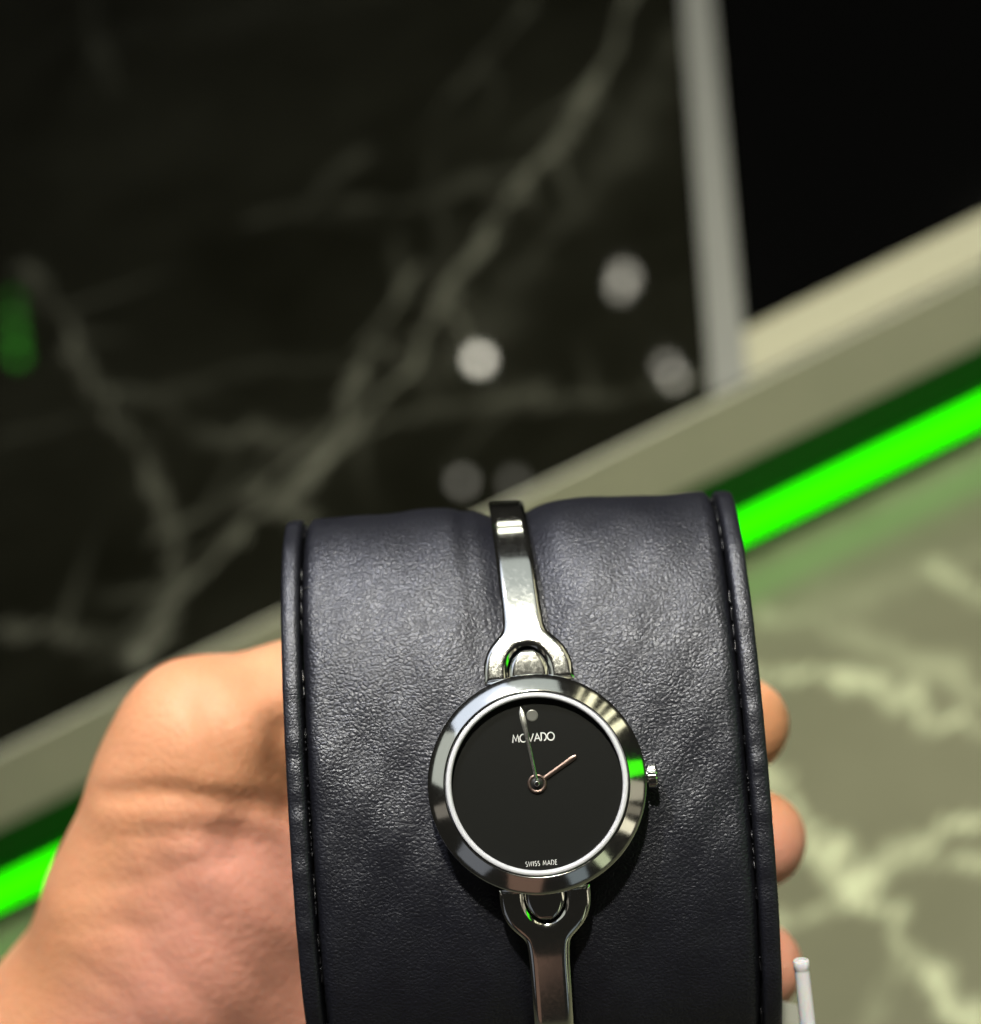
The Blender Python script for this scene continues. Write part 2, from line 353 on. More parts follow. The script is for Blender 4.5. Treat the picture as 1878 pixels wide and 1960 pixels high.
LV = [
 ([(1380, 1300), (1480, 1285), (1600, 1288), (1700, 1318), (1780, 1372), (1900, 1400)], 4.8, 0.85),
 ([(1460, 1470), (1500, 1520), (1545, 1580), (1590, 1650), (1640, 1720), (1700, 1750), (1740, 1830), (1790, 1900), (1870, 1980)], 4.4, 0.72),
 ([(1420, 1780), (1500, 1762), (1620, 1720), (1720, 1640), (1800, 1590), (1900, 1565)], 4.6, 0.75),
 ([(1540, 1615), (1620, 1625), (1720, 1640), (1900, 1655)], 4.0, 0.42),
 ([(1460, 1180), (1560, 1190), (1700, 1240), (1900, 1330)], 7.0, 0.28),
 ([(1560, 1160), (1700, 1120), (1900, 1060)], 8.0, 0.18),
 ([(1500, 1040), (1700, 960), (1900, 850)], 5.0, 0.10),
 ([(1740, 1830), (1680, 1900), (1660, 1990)], 5.0, 0.15),
 ([(1780, 1080), (1850, 1130), (1900, 1140)], 4.0, 0.45)]
tier('counter_top', axis_steps(-900, -190, 280, 1500, 2.6, 40), np.r_[np.arange(YE, 1000, 2.6), np.arange(1000, 2200, 30)], 0, 28, UV, M_MARBLE, '')
tier('counter_ledge', axis_steps(-900, -260, 280, 1500, 2.6, 40), np.r_[np.arange(-300, 170, 20), np.arange(170, YE-6, 2.6), [YE-0.95]], ZL, 25, LV, M_LEDGE, '')
# riser between the two tiers
riser = empty('counter_riser', Matrix.Translation((0, YE*MM, ZL*MM))); tag(riser, kind='structure')
def child_box(name, x0, x1, y0, y1, z0, z1, m, par, bw=0):
    pl = np.array(par.location)/MM
    V, Fc = box(x0-pl[0], x1-pl[0], y0-pl[1], y1-pl[1], z0-pl[2], z1-pl[2])
    o = link_mesh(name, V, Fc, m, par, smooth=False)
    if bw: bevel(o, bw)
    return o
child_box('facing_strip', -900, 1500, YE-1.6, YE-0.2, -25.6, 0.3, M_STRIP, riser, 0.4)
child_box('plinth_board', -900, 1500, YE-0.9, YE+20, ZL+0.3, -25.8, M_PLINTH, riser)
# green light strip at the foot of the riser: half-round diffuser in a channel
led = empty('led_strip', Matrix.Translation((0, (YE-4)*MM, ZL*MM)))
tag(led, 'glowing green light strip along the foot of the grey counter riser', 'light strip')
V, Fc = [], []
prof = [(6*math.cos(a)*-1, 9.2+8.2*math.sin(a)) for a in np.linspace(-math.pi/2, math.pi/2, 14)]
prof = [( -3.2*math.cos(a), 12.6+5.2*math.sin(a)) for a in np.linspace(-math.pi/2, math.pi/2, 14)]
for x in (-900, 1500):
    for (y, z) in prof: V.append((x, y+2.2, z))
n = len(prof)
Fc = [(k, k+1, n+k+1, n+k) for k in range(n-1)]+[(n-1, 0, n, 2*n-1), tuple(range(n-1, -1, -1)), tuple(range(n, 2*n))]
sharpen(link_mesh('diffuser', V, Fc, M_LED, led))
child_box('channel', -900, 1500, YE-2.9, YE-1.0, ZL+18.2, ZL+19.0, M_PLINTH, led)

# black glass inset with metal edging
C0 = on_plane(1425, 640)[:2]; B1 = on_plane(1365, 0)[:2]; dirb = (B1-C0)/np.linalg.norm(B1-C0)
CL = on_plane(1350, 770)[:2]
wbar = 0.84*abs(np.cross(dirb, on_plane(1345, 700)[:2]-C0))
nb = np.array([-dirb[1], dirb[0]])
YI = C0[1]                                    # inner edge of the front trim
Pn = lambda t, s: C0+dirb*t+nb*s
inset = empty('glass_inset', Matrix.Translation((C0[0]*MM, C0[1]*MM, 0)))
tag(inset, 'black glass display panel let into the marble counter top at upper right', 'glass panel')
poly = [C0, (1400, YI), (1400, YI+1500), Pn(1500/dirb[1], 0)]
V, Fc = prism([tuple(np.asarray(q)-C0) for q in poly], 0.2, 0.7); sharpen(link_mesh('glass_pane', V, Fc, M_BLACK, inset, smooth=False))
tbar = (YE-0.5-C0[1])/dirb[1]
poly = [Pn(0.0, 0), Pn(1500/dirb[1], 0), Pn(1500/dirb[1], wbar), Pn((YE+0.5-(C0+nb*wbar)[1])/dirb[1], wbar), Pn((YE+0.5-C0[1])/dirb[1], 0.0)]
V, Fc = prism([tuple(np.asarray(q)-C0) for q in poly], 0.2, 1.8); bevel(link_mesh('side_edging', V, Fc, M_BAR, inset, smooth=False), 0.5)
q0 = Pn((YE+0.5-C0[1])/dirb[1], -0.05)
poly = [q0, (1400, YE+0.5), (1400, YI-0.1), Pn(-0.1, -0.05)]
V, Fc = prism([tuple(np.asarray(q)-C0) for q in poly], 0.2, 1.8); bevel(link_mesh('front_edging', V, Fc, M_TRIM, inset, smooth=False), 0.5)

# ================================================================== WATCH CUSHION
CW = 56.0; CX = -1.1; CA = 34.8; CB = 18.5; CZ = -5.2-CB; CN = 2.15
def sup(A, B, n, t):
    c, s = math.cos(t), math.sin(t)
    r = (abs(s/A)**n+abs(c/B)**n)**(-1/n)
    return r*s, r*c                           # (y, z) with t = 0 on the front, +90 deg at the top
MC = MW @ Matrix.Translation((CX*MM, -CA*MM, CZ*MM))
cush = empty('watch_cushion', MC)
tag(cush, 'padded black leather watch cushion with rolled piped edges, held upright in the hand', 'watch cushion')
def cl(x, y, z): return (x, y+CA, z)          # cushion-local from (x about its middle, y, z about its axis)
def band_x(y):                                # sideways drift of the bracelet on the cushion (x about the watch)
    return -1.4*max(0, (y-10)/25)**1.6 if y > 10 else 0.0
hw = CW/2
xs = [-hw+2.45, -hw+2.47, -hw+2.55, -hw+2.72, -hw+3.0, -hw+3.5]+list(np.linspace(-hw+4.4, hw-4.4, 74))+[hw-3.5, hw-3.0, hw-2.72, hw-2.55, hw-2.47, hw-2.45]
NT = 220
ts = [2*math.pi*k/NT for k in range(NT)]
V = []
for t in ts:
    y0, z0 = sup(CA, CB, CN, t)
    for x in xs:
        e = min(x+hw-2.45, hw-2.45-x)
        sink = 2.3*(1-min(1, e/1.1))**2.4
        puff = 0.75*(1-(x/hw)**2)
        bx = x+CX-(band_x(y0))                # distance to bracelet (watch frame)
        front = max(0.0, math.cos(t)); top = abs(math.sin(t))
        groove = (0.55+1.75*top**2)*math.exp(-abs(bx/4.2)**2.2)
        lump = 0.30*math.sin(t*5+x*0.21)+0.16*math.sin(x*0.55+t*9)+0.12*math.sin(x*0.9-t*13)
        # a soft crease running beside the bracelet
        crease = 0.35*math.exp(-((bx+5.6)/1.1)**2)*top**3
        d = puff-sink-groove-crease+lump*0.45
        r = math.hypot(y0, z0); k = (r+d)/r
        V.append(cl(x, y0*k, z0*k))
nx = len(xs)
Fc = [(j*nx+i, j*nx+i+1, ((j+1) % NT)*nx+i+1, ((j+1) % NT)*nx+i) for j in range(NT) for i in range(nx-1)]
body = link_mesh('body', V, Fc, M_LEATHER, cush)
bm = bmesh.new(); bm.from_mesh(body.data); bmesh.ops.recalc_face_normals(bm, faces=bm.faces); bm.to_mesh(body.data); bm.free()
for s in (-1, 1):
    prof = [(2.30, -2.6), (2.22, -0.5), (2.14, -0.02), (1.95, 0.20), (1.6, 0.30), (0.9, 0.30), (0.4, 0.20), (0.14, 0.0), (0.02, -0.5), (0.0, -1.6), (0.25, -4.5), (0.6, -9)]
    V = []
    for t in ts:
        y0, z0 = sup(CA, CB, CN, t); r = math.hypot(y0, z0)
        for (dx, dr) in prof:
            wob = 0.07*math.sin(t*23+s)+0.05*math.sin(t*41) if dr > -1 else 0
            k = max(0.08, (r+dr+wob)/r); V.append(cl(s*(hw-dx), y0*k, z0*k))
    m_ = len(prof)
    c0 = len(V); V.append(cl(s*(hw-0.7), 0, 0))
    Fc = [(j*m_+i, j*m_+i+1, ((j+1) % NT)*m_+i+1, ((j+1) % NT)*m_+i) for j in range(NT) for i in range(m_-1)]
    Fc += [(j*m_+m_-1, ((j+1) % NT)*m_+m_-1, c0) for j in range(NT)]
    o = link_mesh('side_panel', V, Fc, M_TRIM_LEATHER, cush)
    bm = bmesh.new(); bm.from_mesh(o.data); bmesh.ops.recalc_face_normals(bm, faces=bm.faces); bm.to_mesh(o.data); bm.free()
# stitches sunk in both seams
V, Fc = [], []
def add_tube(V, Fc, path, rad, n=6):
    b0 = len(V); P = [Vector(p) for p in path]
    for i, p in enumerate(P):
        d = (P[min(i+1, len(P)-1)]-P[max(i-1, 0)]).normalized(); a = d.orthogonal().normalized(); c = d.cross(a)
        rr = rad if isinstance(rad, (int, float)) else rad[i]
        for k in range(n):
            q = p+(a*math.cos(2*math.pi*k/n)+c*math.sin(2*math.pi*k/n))*rr; V.append(tuple(q))
    for i in range(len(P)-1):
        for k in range(n): Fc.append((b0+i*n+k, b0+i*n+(k+1) % n, b0+(i+1)*n+(k+1) % n, b0+(i+1)*n+k))
    Fc.append(tuple(b0+k for k in range(n-1, -1, -1))); Fc.append(tuple(b0+(len(P)-1)*n+k for k in range(n)))
for s in (-1, 1):
    for k in range(84):
        t0 = 2*math.pi*(k+0.15)/84; t1 = 2*math.pi*(k+0.80+0.1*random.random())/84; path = []
        for q in range(5):
            t = t0+(t1-t0)*q/4; y0, z0 = sup(CA, CB, CN, t); r = math.hypot(y0, z0); d = -1.5+random.uniform(0, .5)**math.sin(math.pi*q/4)+random.uniform(-.05, .05)
            path.append(cl(s*(hw-2.46+random.uniform(-.03, .03)), y0*(r+d)/r, z0*(r+d)/r))
        if random.random() < 0.55: add_tube(V, Fc, path, [0.05, .11, .13, .11, .05])
o = link_mesh('seam_stitching', V, Fc, M_THREAD, cush); tag(o, kind='stuff')
# small nick at the left seam and pale flakes at the lower right
def cush_surface(x, y, lift=0.0):
    best = None
    for k in range(600):
        t = -math.pi/2+math.pi*k/600; y0, z0 = sup(CA, CB, CN, t)
        if best is None or abs(y0-y) < best[0]: best = (abs(y0-y), y0, z0)
    r = math.hypot(best[1], best[2]); k = (r+lift+0.75*(1-(x/hw)**2))/r
    return Vector(cl(x, best[1]*k, best[2]*k))
V, Fc = [], []
for (x, y, w_, l_) in ((23.0, -12.0, .5, .30), (22.9, -12.9, .55, .28), (23.3, -12.5, .3, .2), (22.6, -13.9, .4, .16), (23.6, -11.2, .25, .12), (23.0, -14.7, .22, .12)):
    p = cush_surface(x, y, -0.16)
    path = [p+Vector((-w_, -0.12, 0)), p+Vector((-w_*.3, 0.05, 0.03)), p+Vector((w_*.3, -.03, 0.03)), p+Vector((w_, 0.16, -0.02))]
    add_tube(V, Fc, path, [0.03, l_*.6, l_*.5, 0.03])
o = link_mesh('scuff_flakes', V, Fc, M_SCUFF, cush)
V, Fc = [], []
p = cush_surface(-24.5, 25.2, -0.45)
add_tube(V, Fc, [p+Vector((-.8, 0, -.2)), p+Vector((-.1, .15, .25)), p+Vector((.5, -.1, .3)), p+Vector((.8, -.2, -.1))], [.12, .24, .25, .08], 8)
link_mesh('thread_knot', V, Fc, M_THREAD, cush)

# ================================================================== WATCH
watch = empty('wristwatch', MW @ Matrix.Translation((0, 0, -5.6*MM)))
tag(watch, 'round silver bangle watch with black dial, single dot and slim hands, strapped round the cushion', 'watch')
ZW = 5.6
def wl(V): return [(x, y, z+ZW) for x, y, z in V]
def wpart(name, V, Fc, m, par=None, smooth=True, sharp=None):
    o = link_mesh(name, wl(V), Fc, m, par or watch, smooth)
    if sharp: sharpen(o, sharp)
    return o
V, Fc = lathe([(0, -5.7), (9.0, -5.6), (10.6, -5.1), (11.7, -4.2), (12.15, -3.2), (12.3, -2.3), (12.2, -1.75), (11.5, -1.7)], 128); wpart('case', V, Fc, M_STEEL, sharp=40)
V, Fc = lathe([(11.5, -1.72), (12.3, -1.72), (12.46, -1.62), (12.52, -1.45), (12.46, -1.25), (12.34, -1.12), (10.72, -0.16), (10.55, -0.10), (10.46, -0.13), (10.40, -0.30), (10.40, -1.6), (11.5, -1.72)], 160); wpart('bezel', V, Fc, M_STEEL, sharp=24)
V, Fc = lathe([(10.38, -0.6), (10.34, -0.04), (10.22, 0.10), (9.98, 0.13), (9.86, 0.10), (9.72, -0.10), (9.68, -0.97), (10.38, -0.97)], 160); wpart('crystal_rim', V, Fc, M_RIM)
V, Fc = lathe([(0, 0.06), (9.84, 0.06)], 96); wpart('crystal', V, Fc, M_GLASS)
V, Fc = lathe([(0, -0.95), (9.70, -0.95), (9.70, -1.4), (0, -1.4)], 96); dial = wpart('dial', V, Fc, M_DIAL, sharp=40)
ZD = -0.95
V, Fc = lathe([(0.0, 0.012), (0.5, 0.03), (0.66, 0.04), (0.68, 0.0)], 40)
V = [(x, y+7.75, z+ZD+0.005) for x, y, z in V]; wpart('marker_dot', V, Fc, M_DOT, dial)
# lettering drawn from its strokes
def stroke(V, Fc, pts, w_, z):
    """flat ribbon along pts (mitred)"""
    P = [np.array(p, float) for p in pts]; b0 = len(V); n = len(P); closed = np.allclose(P[0], P[-1])
    for i, p in enumerate(P):
        a = P[i-1] if i > 0 else (P[-2] if closed else None); c = P[i+1] if i < n-1 else (P[1] if closed else None)
        d1 = (p-a)/np.linalg.norm(p-a) if a is not None else None; d2 = (c-p)/np.linalg.norm(c-p) if c is not None else None
        if d1 is None: d1 = d2
        if d2 is None: d2 = d1
        n1 = np.array([-d1[1], d1[0]]); n2 = np.array([-d2[1], d2[0]]); m_ = n1+n2; m_ /= max(np.linalg.norm(m_), 1e-6)
        k = min(1/max(m_@n1, 0.3), 1.8)
        for s in (1, -1): V.append((*(p+m_*s*w_/2*k), z))
    for i in range(n-1): Fc.append((b0+2*i, b0+2*i+1, b0+2*i+3, b0+2*i+2))
def arc(cx, cy, rx, ry, a0, a1, n=20): return [(cx+rx*math.cos(math.radians(a0+(a1-a0)*k/n)), cy+ry*math.sin(math.radians(a0+(a1-a0)*k/n))) for k in range(n+1)]
GL = {'M': (1.05, [[(.06, 0), (.22, .98), (.53, .22), (.84, .98), (.99, 0)]]),
      'O': (1.06, [arc(.53, .5, .49, .5, 0, 360, 32)]),
      'V': (.90, [[(.02, 1), (.45, .04), (.88, 1)]]),
      'A': (.90, [[(.02, 0), (.45, .96), (.88, 0)], [(.20, .34), (.70, .34)]]),
      'D': (.86, [[(.08, 1), (.08, 0), (.34, 0)]+arc(.34, .5, .46, .5, -90, 90, 18)+[(.08, 1)]]),
      'S': (.62, [arc(.31, .74, .22, .24, 50, 270, 14)+arc(.31, .25, .24, .25, 90, -130, 14)]),
      'W': (1.05, [[(.02, 1), (.27, .04), (.52, .9), (.77, .04), (1.02, 1)]]),
      'I': (.26, [[(.13, 0), (.13, 1)]]),
      'E': (.62, [[(.56, 1), (.10, 1), (.10, 0), (.56, 0)], [(.10, .52), (.50, .52)]]),
      ' ': (.40, [])}
def word(text, cx, cy, h, width, w_, gap):
    tot = sum(GL[c][0] for c in text)+gap*(len(text)-1); sx = width/tot; x = cx-width/2; V, Fc = [], []; z = ZD+0.012
    for c in text:
        V, Fc = [], []
        for st in GL[c][1]:
            z += 0.0006
            stroke(V, Fc, [(x+px*sx, cy-h/2+py*h) for px, py in st], w_, z)
        x += (GL[c][0]+gap)*sx
        if V: wpart('letter', V, Fc, M_PRINT, dial, smooth=False)
word('MOVADO', -0.05, 5.25, 0.88, 4.85, 0.135, 0.05)
word('SWISS MADE', -0.15, -8.93, 0.52, 3.6, 0.072, 0.22)
# hands
def hand_mesh(name, ang, outline, z, thick, m, tilt=0.0, ridge=0.0):
    """outline: (distance, half width) stations from the hub outwards"""
    c, s = math.cos(ang), math.sin(ang); V, Fc = [], []
    for (r, hwid) in outline:
        zz = z-tilt*max(0, r-6.2)**2
        for k, (q, h) in enumerate(((-1, 0), (-0.55, thick), (0, thick+ridge), (0.55, thick), (1, 0))):
            x = r*c-q*hwid*s; y = r*s+q*hwid*c; V.append((x, y, zz+h))
    for i in range(len(outline)-1):
        for k in range(4): Fc.append((i*5+k, i*5+k+1, (i+1)*5+k+1, (i+1)*5+k))
        Fc.append((i*5+4, i*5, (i+1)*5, (i+1)*5+4))
    Fc.append((0, 1, 2, 3, 4)); e = (len(outline)-1)*5; Fc.append((e+4, e+3, e+2, e+1, e))
    return wpart(name, V, Fc, m, watch, sharp=25)
a_min = math.radians(90)+math.atan2(115, 528)-ROT; a_hr = math.atan2(195, 275)-ROT
hand_mesh('minute_hand', a_min, [(0.35, .17), (2.5, .19), (5.0, .24), (6.6, .31), (7.2, .335), (7.7, .33), (8.0, .31), (8.3, .27), (8.7, .14), (8.95, .03)], ZD+0.66, 0.04, M_MIN, tilt=0.055, ridge=0.012)
hand_mesh('hour_hand', a_hr, [(0.9, .24), (3.0, .26), (4.6, .285), (5.1, .28), (5.35, .2), (5.5, .08)], ZD+0.20, 0.05, M_HAND, ridge=0.02)
V, Fc = lathe([(0.70, 0.20), (0.74, 0.27), (0.92, 0.29), (1.06, 0.27), (1.10, 0.20)], 48); V = [(x, y, z+ZD) for x, y, z in V]; wpart('hour_hand_hub', V, Fc, M_HAND, watch)
V, Fc = lathe([(0, 0.30), (0.68, 0.30), (0.72, 0.2)], 48); V = [(x, y, z+ZD) for x, y, z in V]; wpart('hub_plate', V, Fc, M_GAP, watch)
V, Fc = lathe([(0, 0.80), (0.20, 0.79), (0.30, 0.75), (0.34, 0.68), (0.35, 0.30)], 32); V = [(x, y, z+ZD) for x, y, z in V]; wpart('centre_pin', V, Fc, M_STEEL, watch)
# crown with fluting
V, Fc = [], []; NR = 96
prof = [(12.2, .9), (12.62, .9), (12.66, 1.30), (12.74, 1.42), (13.55, 1.44), (13.72, 1.32), (13.82, 1.05), (13.86, 0.0)]
for i, (x, r) in enumerate(prof):
    for k in range(NR):
        a = 2*math.pi*k/NR; fl = 0.07*(0.5+0.5*math.cos(a*22)) if 2 <= i <= 5 else 0
        V.append((x, (r-fl)*math.cos(a) if r else 0, -2.55+((r-fl)*math.sin(a) if r else 0)))
for i in range(len(prof)-1):
    for k in range(NR): Fc.append((i*NR+k, i*NR+(k+1) % NR, (i+1)*NR+(k+1) % NR, (i+1)*NR+k))
wpart('crown', V, Fc, M_BAND, sharp=30)

# bracelet: two curved arms with forked ends, laid along a curve over the cushion
BA, BB, BN, BZ = CA-0.15, CB+2.35, 2.15, CZ
tt_ = np.linspace(0, math.pi, 4000); pth = np.array([sup(BA, BB, BN, t) for t in tt_]); pth[:, 1] += BZ
i0 = int(np.argmax(pth[:, 0] >= 11.65)); pth = pth[i0:]; sl = np.r_[0, np.cumsum(np.linalg.norm(np.diff(pth, axis=0), axis=1))]
def on_path(s, h):
    y = np.interp(s, sl, pth[:, 0]); z = np.interp(s, sl, pth[:, 1])
    y2 = np.interp(s+0.2, sl, pth[:, 0]); z2 = np.interp(s+0.2, sl, pth[:, 1])
    y1 = np.interp(max(s-0.2, 0), sl, pth[:, 0]); z1 = np.interp(max(s-0.2, 0), sl, pth[:, 1])
    ty, tz = y2-y1, z2-z1; l = math.hypot(ty, tz) or 1; ty /= l; tz /= l
    return y-tz*h*1.0, z+ty*h
OUTER = [(0, 5.15), (0.6, 5.2), (1.6, 5.16), (2.6, 5.0), (3.5, 4.68), (4.3, 4.2), (4.9, 3.68), (5.4, 3.16), (5.8, 2.76), (6.2, 2.5), (7.2, 2.36), (9, 2.28), (14, 2.25), (24, 2.15), (80, 2.1)]
ox = np.array([p[0] for p in OUTER]); oy = np.array([p[1] for p in OUTER])
def smooth_outer(s):
    ss = np.linspace(max(0, s-0.35), s+0.35, 7); return float(np.mean(np.interp(ss, ox, oy)))
HR, HS, HT = 2.48, 1.0, 3.2                  # slot half width, start, height
def inner(s):
    if s <= HS: return HR
    q = (s-HS)/HT
    return HR*math.sqrt(max(0, 1-q*q)) if q < 1 else 0.0
COLS = [0, .03, .07, .12, .18, .27, .4, .5, .6, .73, .82, .88, .93, .97, 1]
def arm(name, sign, s_end, thick=1.15):
    srow = list(np.linspace(0, 0.5, 4))+list(np.linspace(0.6, HS, 4))+[HS+HT*math.sin(a) for a in np.linspace(0.12, math.pi/2, 14)]
    srow += list(np.linspace(HS+HT+0.12, 8, 22))+list(np.linspace(8.4, s_end, 90))
    # outline samples for the distance to the rim
    sm = np.linspace(0, 14, 700)
    rim = [np.c_[[smooth_outer(s) for s in sm], sm]]
    rim.append(np.c_[[inner(s) for s in np.linspace(0, HS, 40)], np.linspace(0, HS, 40)])
    aa = np.linspace(0, math.pi/2, 80); rim.append(np.c_[HR*np.cos(aa), HS+HT*np.sin(aa)])
    rim.append(np.c_[np.linspace(HR, 5.15, 40), np.zeros(40)])
    rim = np.vstack(rim)
    ch, drop = 0.60, 0.30
    V, Fc = [], []; nc = len(COLS); nr = len(srow)
    for half in (1, -1):
        b0 = len(V)
        for lay in (0, 1):
            for s in srow:
                xi, xo = inner(s), smooth_outer(s)
                for c in COLS:
                    x = xi+(xo-xi)*c
                    if lay == 0:
                        if s > 13.8: d = xo-x
                        else: d = float(np.min(np.hypot(rim[:, 0]-x, rim[:, 1]-s)))
                        q = min(1, d/ch); h = thick-drop*(1-q)**2
                    else: h = 0.0
                    y, z = on_path(s, h-0.2); V.append((half*x+band_x(y if y > 0 else 0)*(1 if sign > 0 else 0)+(0.0), sign*y, z))
        L = nr*nc
        def q(lay, i, c): return b0+lay*L+i*nc+c
        for i in range(nr-1):
            for c in range(nc-1):
                Fc.append((q(0, i, c), q(0, i, c+1), q(0, i+1, c+1), q(0, i+1, c))); Fc.append((q(1, i, c), q(1, i+1, c), q(1, i+1, c+1), q(1, i, c+1)))
            Fc.append((q(0, i, nc-1), q(1, i, nc-1), q(1, i+1, nc-1), q(0, i+1, nc-1)))
            if srow[i] < HS+HT-1e-6: Fc.append((q(0, i, 0), q(0, i+1, 0), q(1, i+1, 0), q(1, i, 0)))
        for c in range(nc-1): Fc.append((q(0, 0, c), q(1, 0, c), q(1, 0, c+1), q(0, 0, c+1)))
    o = wpart(name, V, Fc, M_BAND)
    bm = bmesh.new(); bm.from_mesh(o.data); bmesh.ops.remove_doubles(bm, verts=bm.verts, dist=2e-6)
    bmesh.ops.recalc_face_normals(bm, faces=bm.faces); bm.to_mesh(o.data); bm.free()
    return sharpen(o, 40)
TOTAL = float(sl[-1])
arm('bracelet_arm', 1, TOTAL-0.3); arm('bracelet_arm', -1, TOTAL-0.3)
for sign in (1, -1):                          # half-round tabs of the case inside the forks
    V, Fc = [], []
    ss = list(np.linspace(-0.9, 0.9, 6))+[0.9+2.9*math.sin(a) for a in np.linspace(0.15, math.pi/2, 14)]
    nc = 15
    for lay in (0, 1):
        for s in ss:
            q = max(0, (s-0.9)/2.9); wx = 2.28*math.sqrt(max(0, 1-q*q))+0.02
            for c in range(nc):
                x = wx*(2*c/(nc-1)-1)
                d = min(wx-abs(x), 3.8-s); h = (1.0-0.30*(1-min(1, d/0.4))**1.5) if lay == 0 else -0.4
                if s < 0: y, z = on_path(0, h-0.2); y += s; z -= s*(-0.12)
                else: y, z = on_path(s, h-0.2)
                V.append((x, sign*y, z))
    nr = len(ss); L = nr*nc
    for i in range(nr-1):
        for c in range(nc-1):
            Fc.append((i*nc+c, i*nc+c+1, (i+1)*nc+c+1, (i+1)*nc+c)); Fc.append((L+i*nc+c, L+(i+1)*nc+c, L+(i+1)*nc+c+1, L+i*nc+c+1))
        for c in (0, nc-1): Fc.append((i*nc+c, (i+1)*nc+c, L+(i+1)*nc+c, L+i*nc+c))
    for c in range(nc-1): Fc.append((c, c+1, L+c+1, L+c)); Fc.append((L-nc+c, 2*L-nc+c, 2*L-nc+c+1, L-nc+c+1))
    wpart('lug_tab', V, Fc, M_STEEL, sharp=40)

# ================================================================== HAND (one continuous skin, grown from a distance field)
def cp(px, py, d): return np.array([(px-939)/F*d, -(py-980)/F*d, -d])
bones = [  # a, b, ra, rb, blend group
 (cp(-120, 2600, 318), cp(225, 2070, 300), 29, 22),          # wrist to palm heel
 (cp(225, 2070, 300), cp(350, 1830, 289), 21, 15),          # heel of the thumb
 (cp(350, 1830, 289), cp(420, 1660, 284.5), 15, 13.0),         # fleshy mound
 (cp(420, 1660, 284.5), cp(700, 1690, 297), 12.6, 9.8),
 (cp(420, 1800, 287), cp(660, 1870, 297), 12.5, 12.0),          # fold behind the cushion
 (cp(500, 1950, 297), cp(900, 1780, 303), 16, 13),             # palm behind the cushion
 (cp(300, 2150, 303), cp(700, 2250, 308), 20, 18),
 (cp(470, 1575, 290), cp(760, 1560, 299), 8.6, 10.0),
 (cp(360, 1545, 283), cp(450, 1690, 286), 10.0, 10.0),
 (cp(275, 1740, 288), cp(205, 2040, 299), 12.0, 20.0),          # web between thumb and palm
 (cp(272, 1725, 287), cp(352, 1495, 281), 12.0, 11.0),         # thumb metacarpal
 (cp(352, 1495, 281), cp(388, 1420, 279), 11.0, 11.0),           # thumb knuckle
 (cp(388, 1420, 279), cp(560, 1352, 284), 10.8, 8.3),          # thumb bends behind the cushion
 (cp(560, 1352, 284), cp(740, 1380, 292), 8.2, 7.0)]
fing = [([(760, 1620, 304), (1060, 1440, 302), (1270, 1395, 295), (1418, 1387, 286)], (9, 8.2, 7.6, 6.7)),
        ([(800, 1740, 306), (1080, 1640, 303), (1290, 1612, 296), (1448, 1606, 286)], (9, 8.4, 7.8, 6.9)),
        ([(800, 1880, 306), (1060, 1860, 303), (1270, 1852, 296), (1446, 1850, 286)], (9, 8.0, 7.4, 6.5)),
        ([(760, 2010, 307), (1000, 2060, 304), (1180, 2065, 297), (1310, 2060, 290)], (8.5, 7.2, 6.6, 5.8))]
def capsule(P, a, b2, ra, rb):
    ab = b2-a; t = np.clip(((P-a)@ab)/(ab@ab), 0, 1)
    return np.linalg.norm(P-(a+t[:, None]*ab), axis=1)-(ra+(rb-ra)*t)
def smin(a, b2, k):
    h = np.clip(0.5+0.5*(b2-a)/k, 0, 1); return b2*(1-h)+a*h-k*h*(1-h)
def dist_poly(P, pts):
    d = np.full(len(P), 1e9)
    for a, b2 in zip(pts[:-1], pts[1:]): d = np.minimum(d, capsule(P, a, b2, 0, 0))
    return d
creases = [([(200, 1522), (300, 1516), (420, 1529), (500, 1541), (580, 1556)], 0.7, 1.2),
           ([(390, 1350), (420, 1420), (480, 1520)], 0.7, 2.0),
           ([(545, 1400), (540, 1470), (560, 1540)], 1.3, 2.2),
           ([(180, 1610), (290, 1600), (360, 1590)], 0.16, 0.9), ([(330, 1596), (440, 1580), (500, 1610)], 0.16, 0.9),
           ([(470, 1600), (520, 1640), (570, 1690)], 1.3, 3.0),
           ([(130, 1700), (240, 1690), (330, 1680)], 0.2, 0.8), ([(100, 1780), (200, 1775), (310, 1780)], 0.22, 0.8),
           ([(300, 1660), (400, 1655), (470, 1640)], 0.2, 0.8), ([(360, 1560), (430, 1640), (520, 1730), (580, 1770)], 0.35, 1.2),
           ([(280, 1600), (330, 1700), (420, 1800), (520, 1900)], 0.22, 1.2), ([(240, 1760), (340, 1880), (480, 2000)], 0.3, 1.4),
           ([(150, 1850), (230, 1900), (300, 1990)], 0.2, 1.0)]
def hand_field(P):
    d = None
    for (a, b2, ra, rb) in bones[:10]:
        q = capsule(P, a, b2, ra, rb); d = q if d is None else smin(d, q, 7.0)
    th = None
    for (a, b2, ra, rb) in bones[10:]:
        q = capsule(P, a, b2, ra, rb); th = q if th is None else smin(th, q, 4.0)
    d = smin(d, th, 7.0)
    for pts, rad in fing:
        pp = [cp(*p) for p in pts]; fq = None
        for k in range(len(pp)-1):
            q = capsule(P, pp[k], pp[k+1], rad[k], rad[k+1]); fq = q if fq is None else smin(fq, q, 2.0)
        d = smin(d, fq, 2.5)
    return d
vox = 1.15
lo = np.array([-92., -122, -338]); hi = np.array([48., -14, -262])
G = [np.arange(lo[k], hi[k], vox) for k in range(3)]
shp = tuple(len(g) for g in G)
GX, GY, GZ = np.meshgrid(*G, indexing='ij'); PP = np.c_[GX.ravel(), GY.ravel(), GZ.ravel()]
FD = hand_field(PP).reshape(shp)
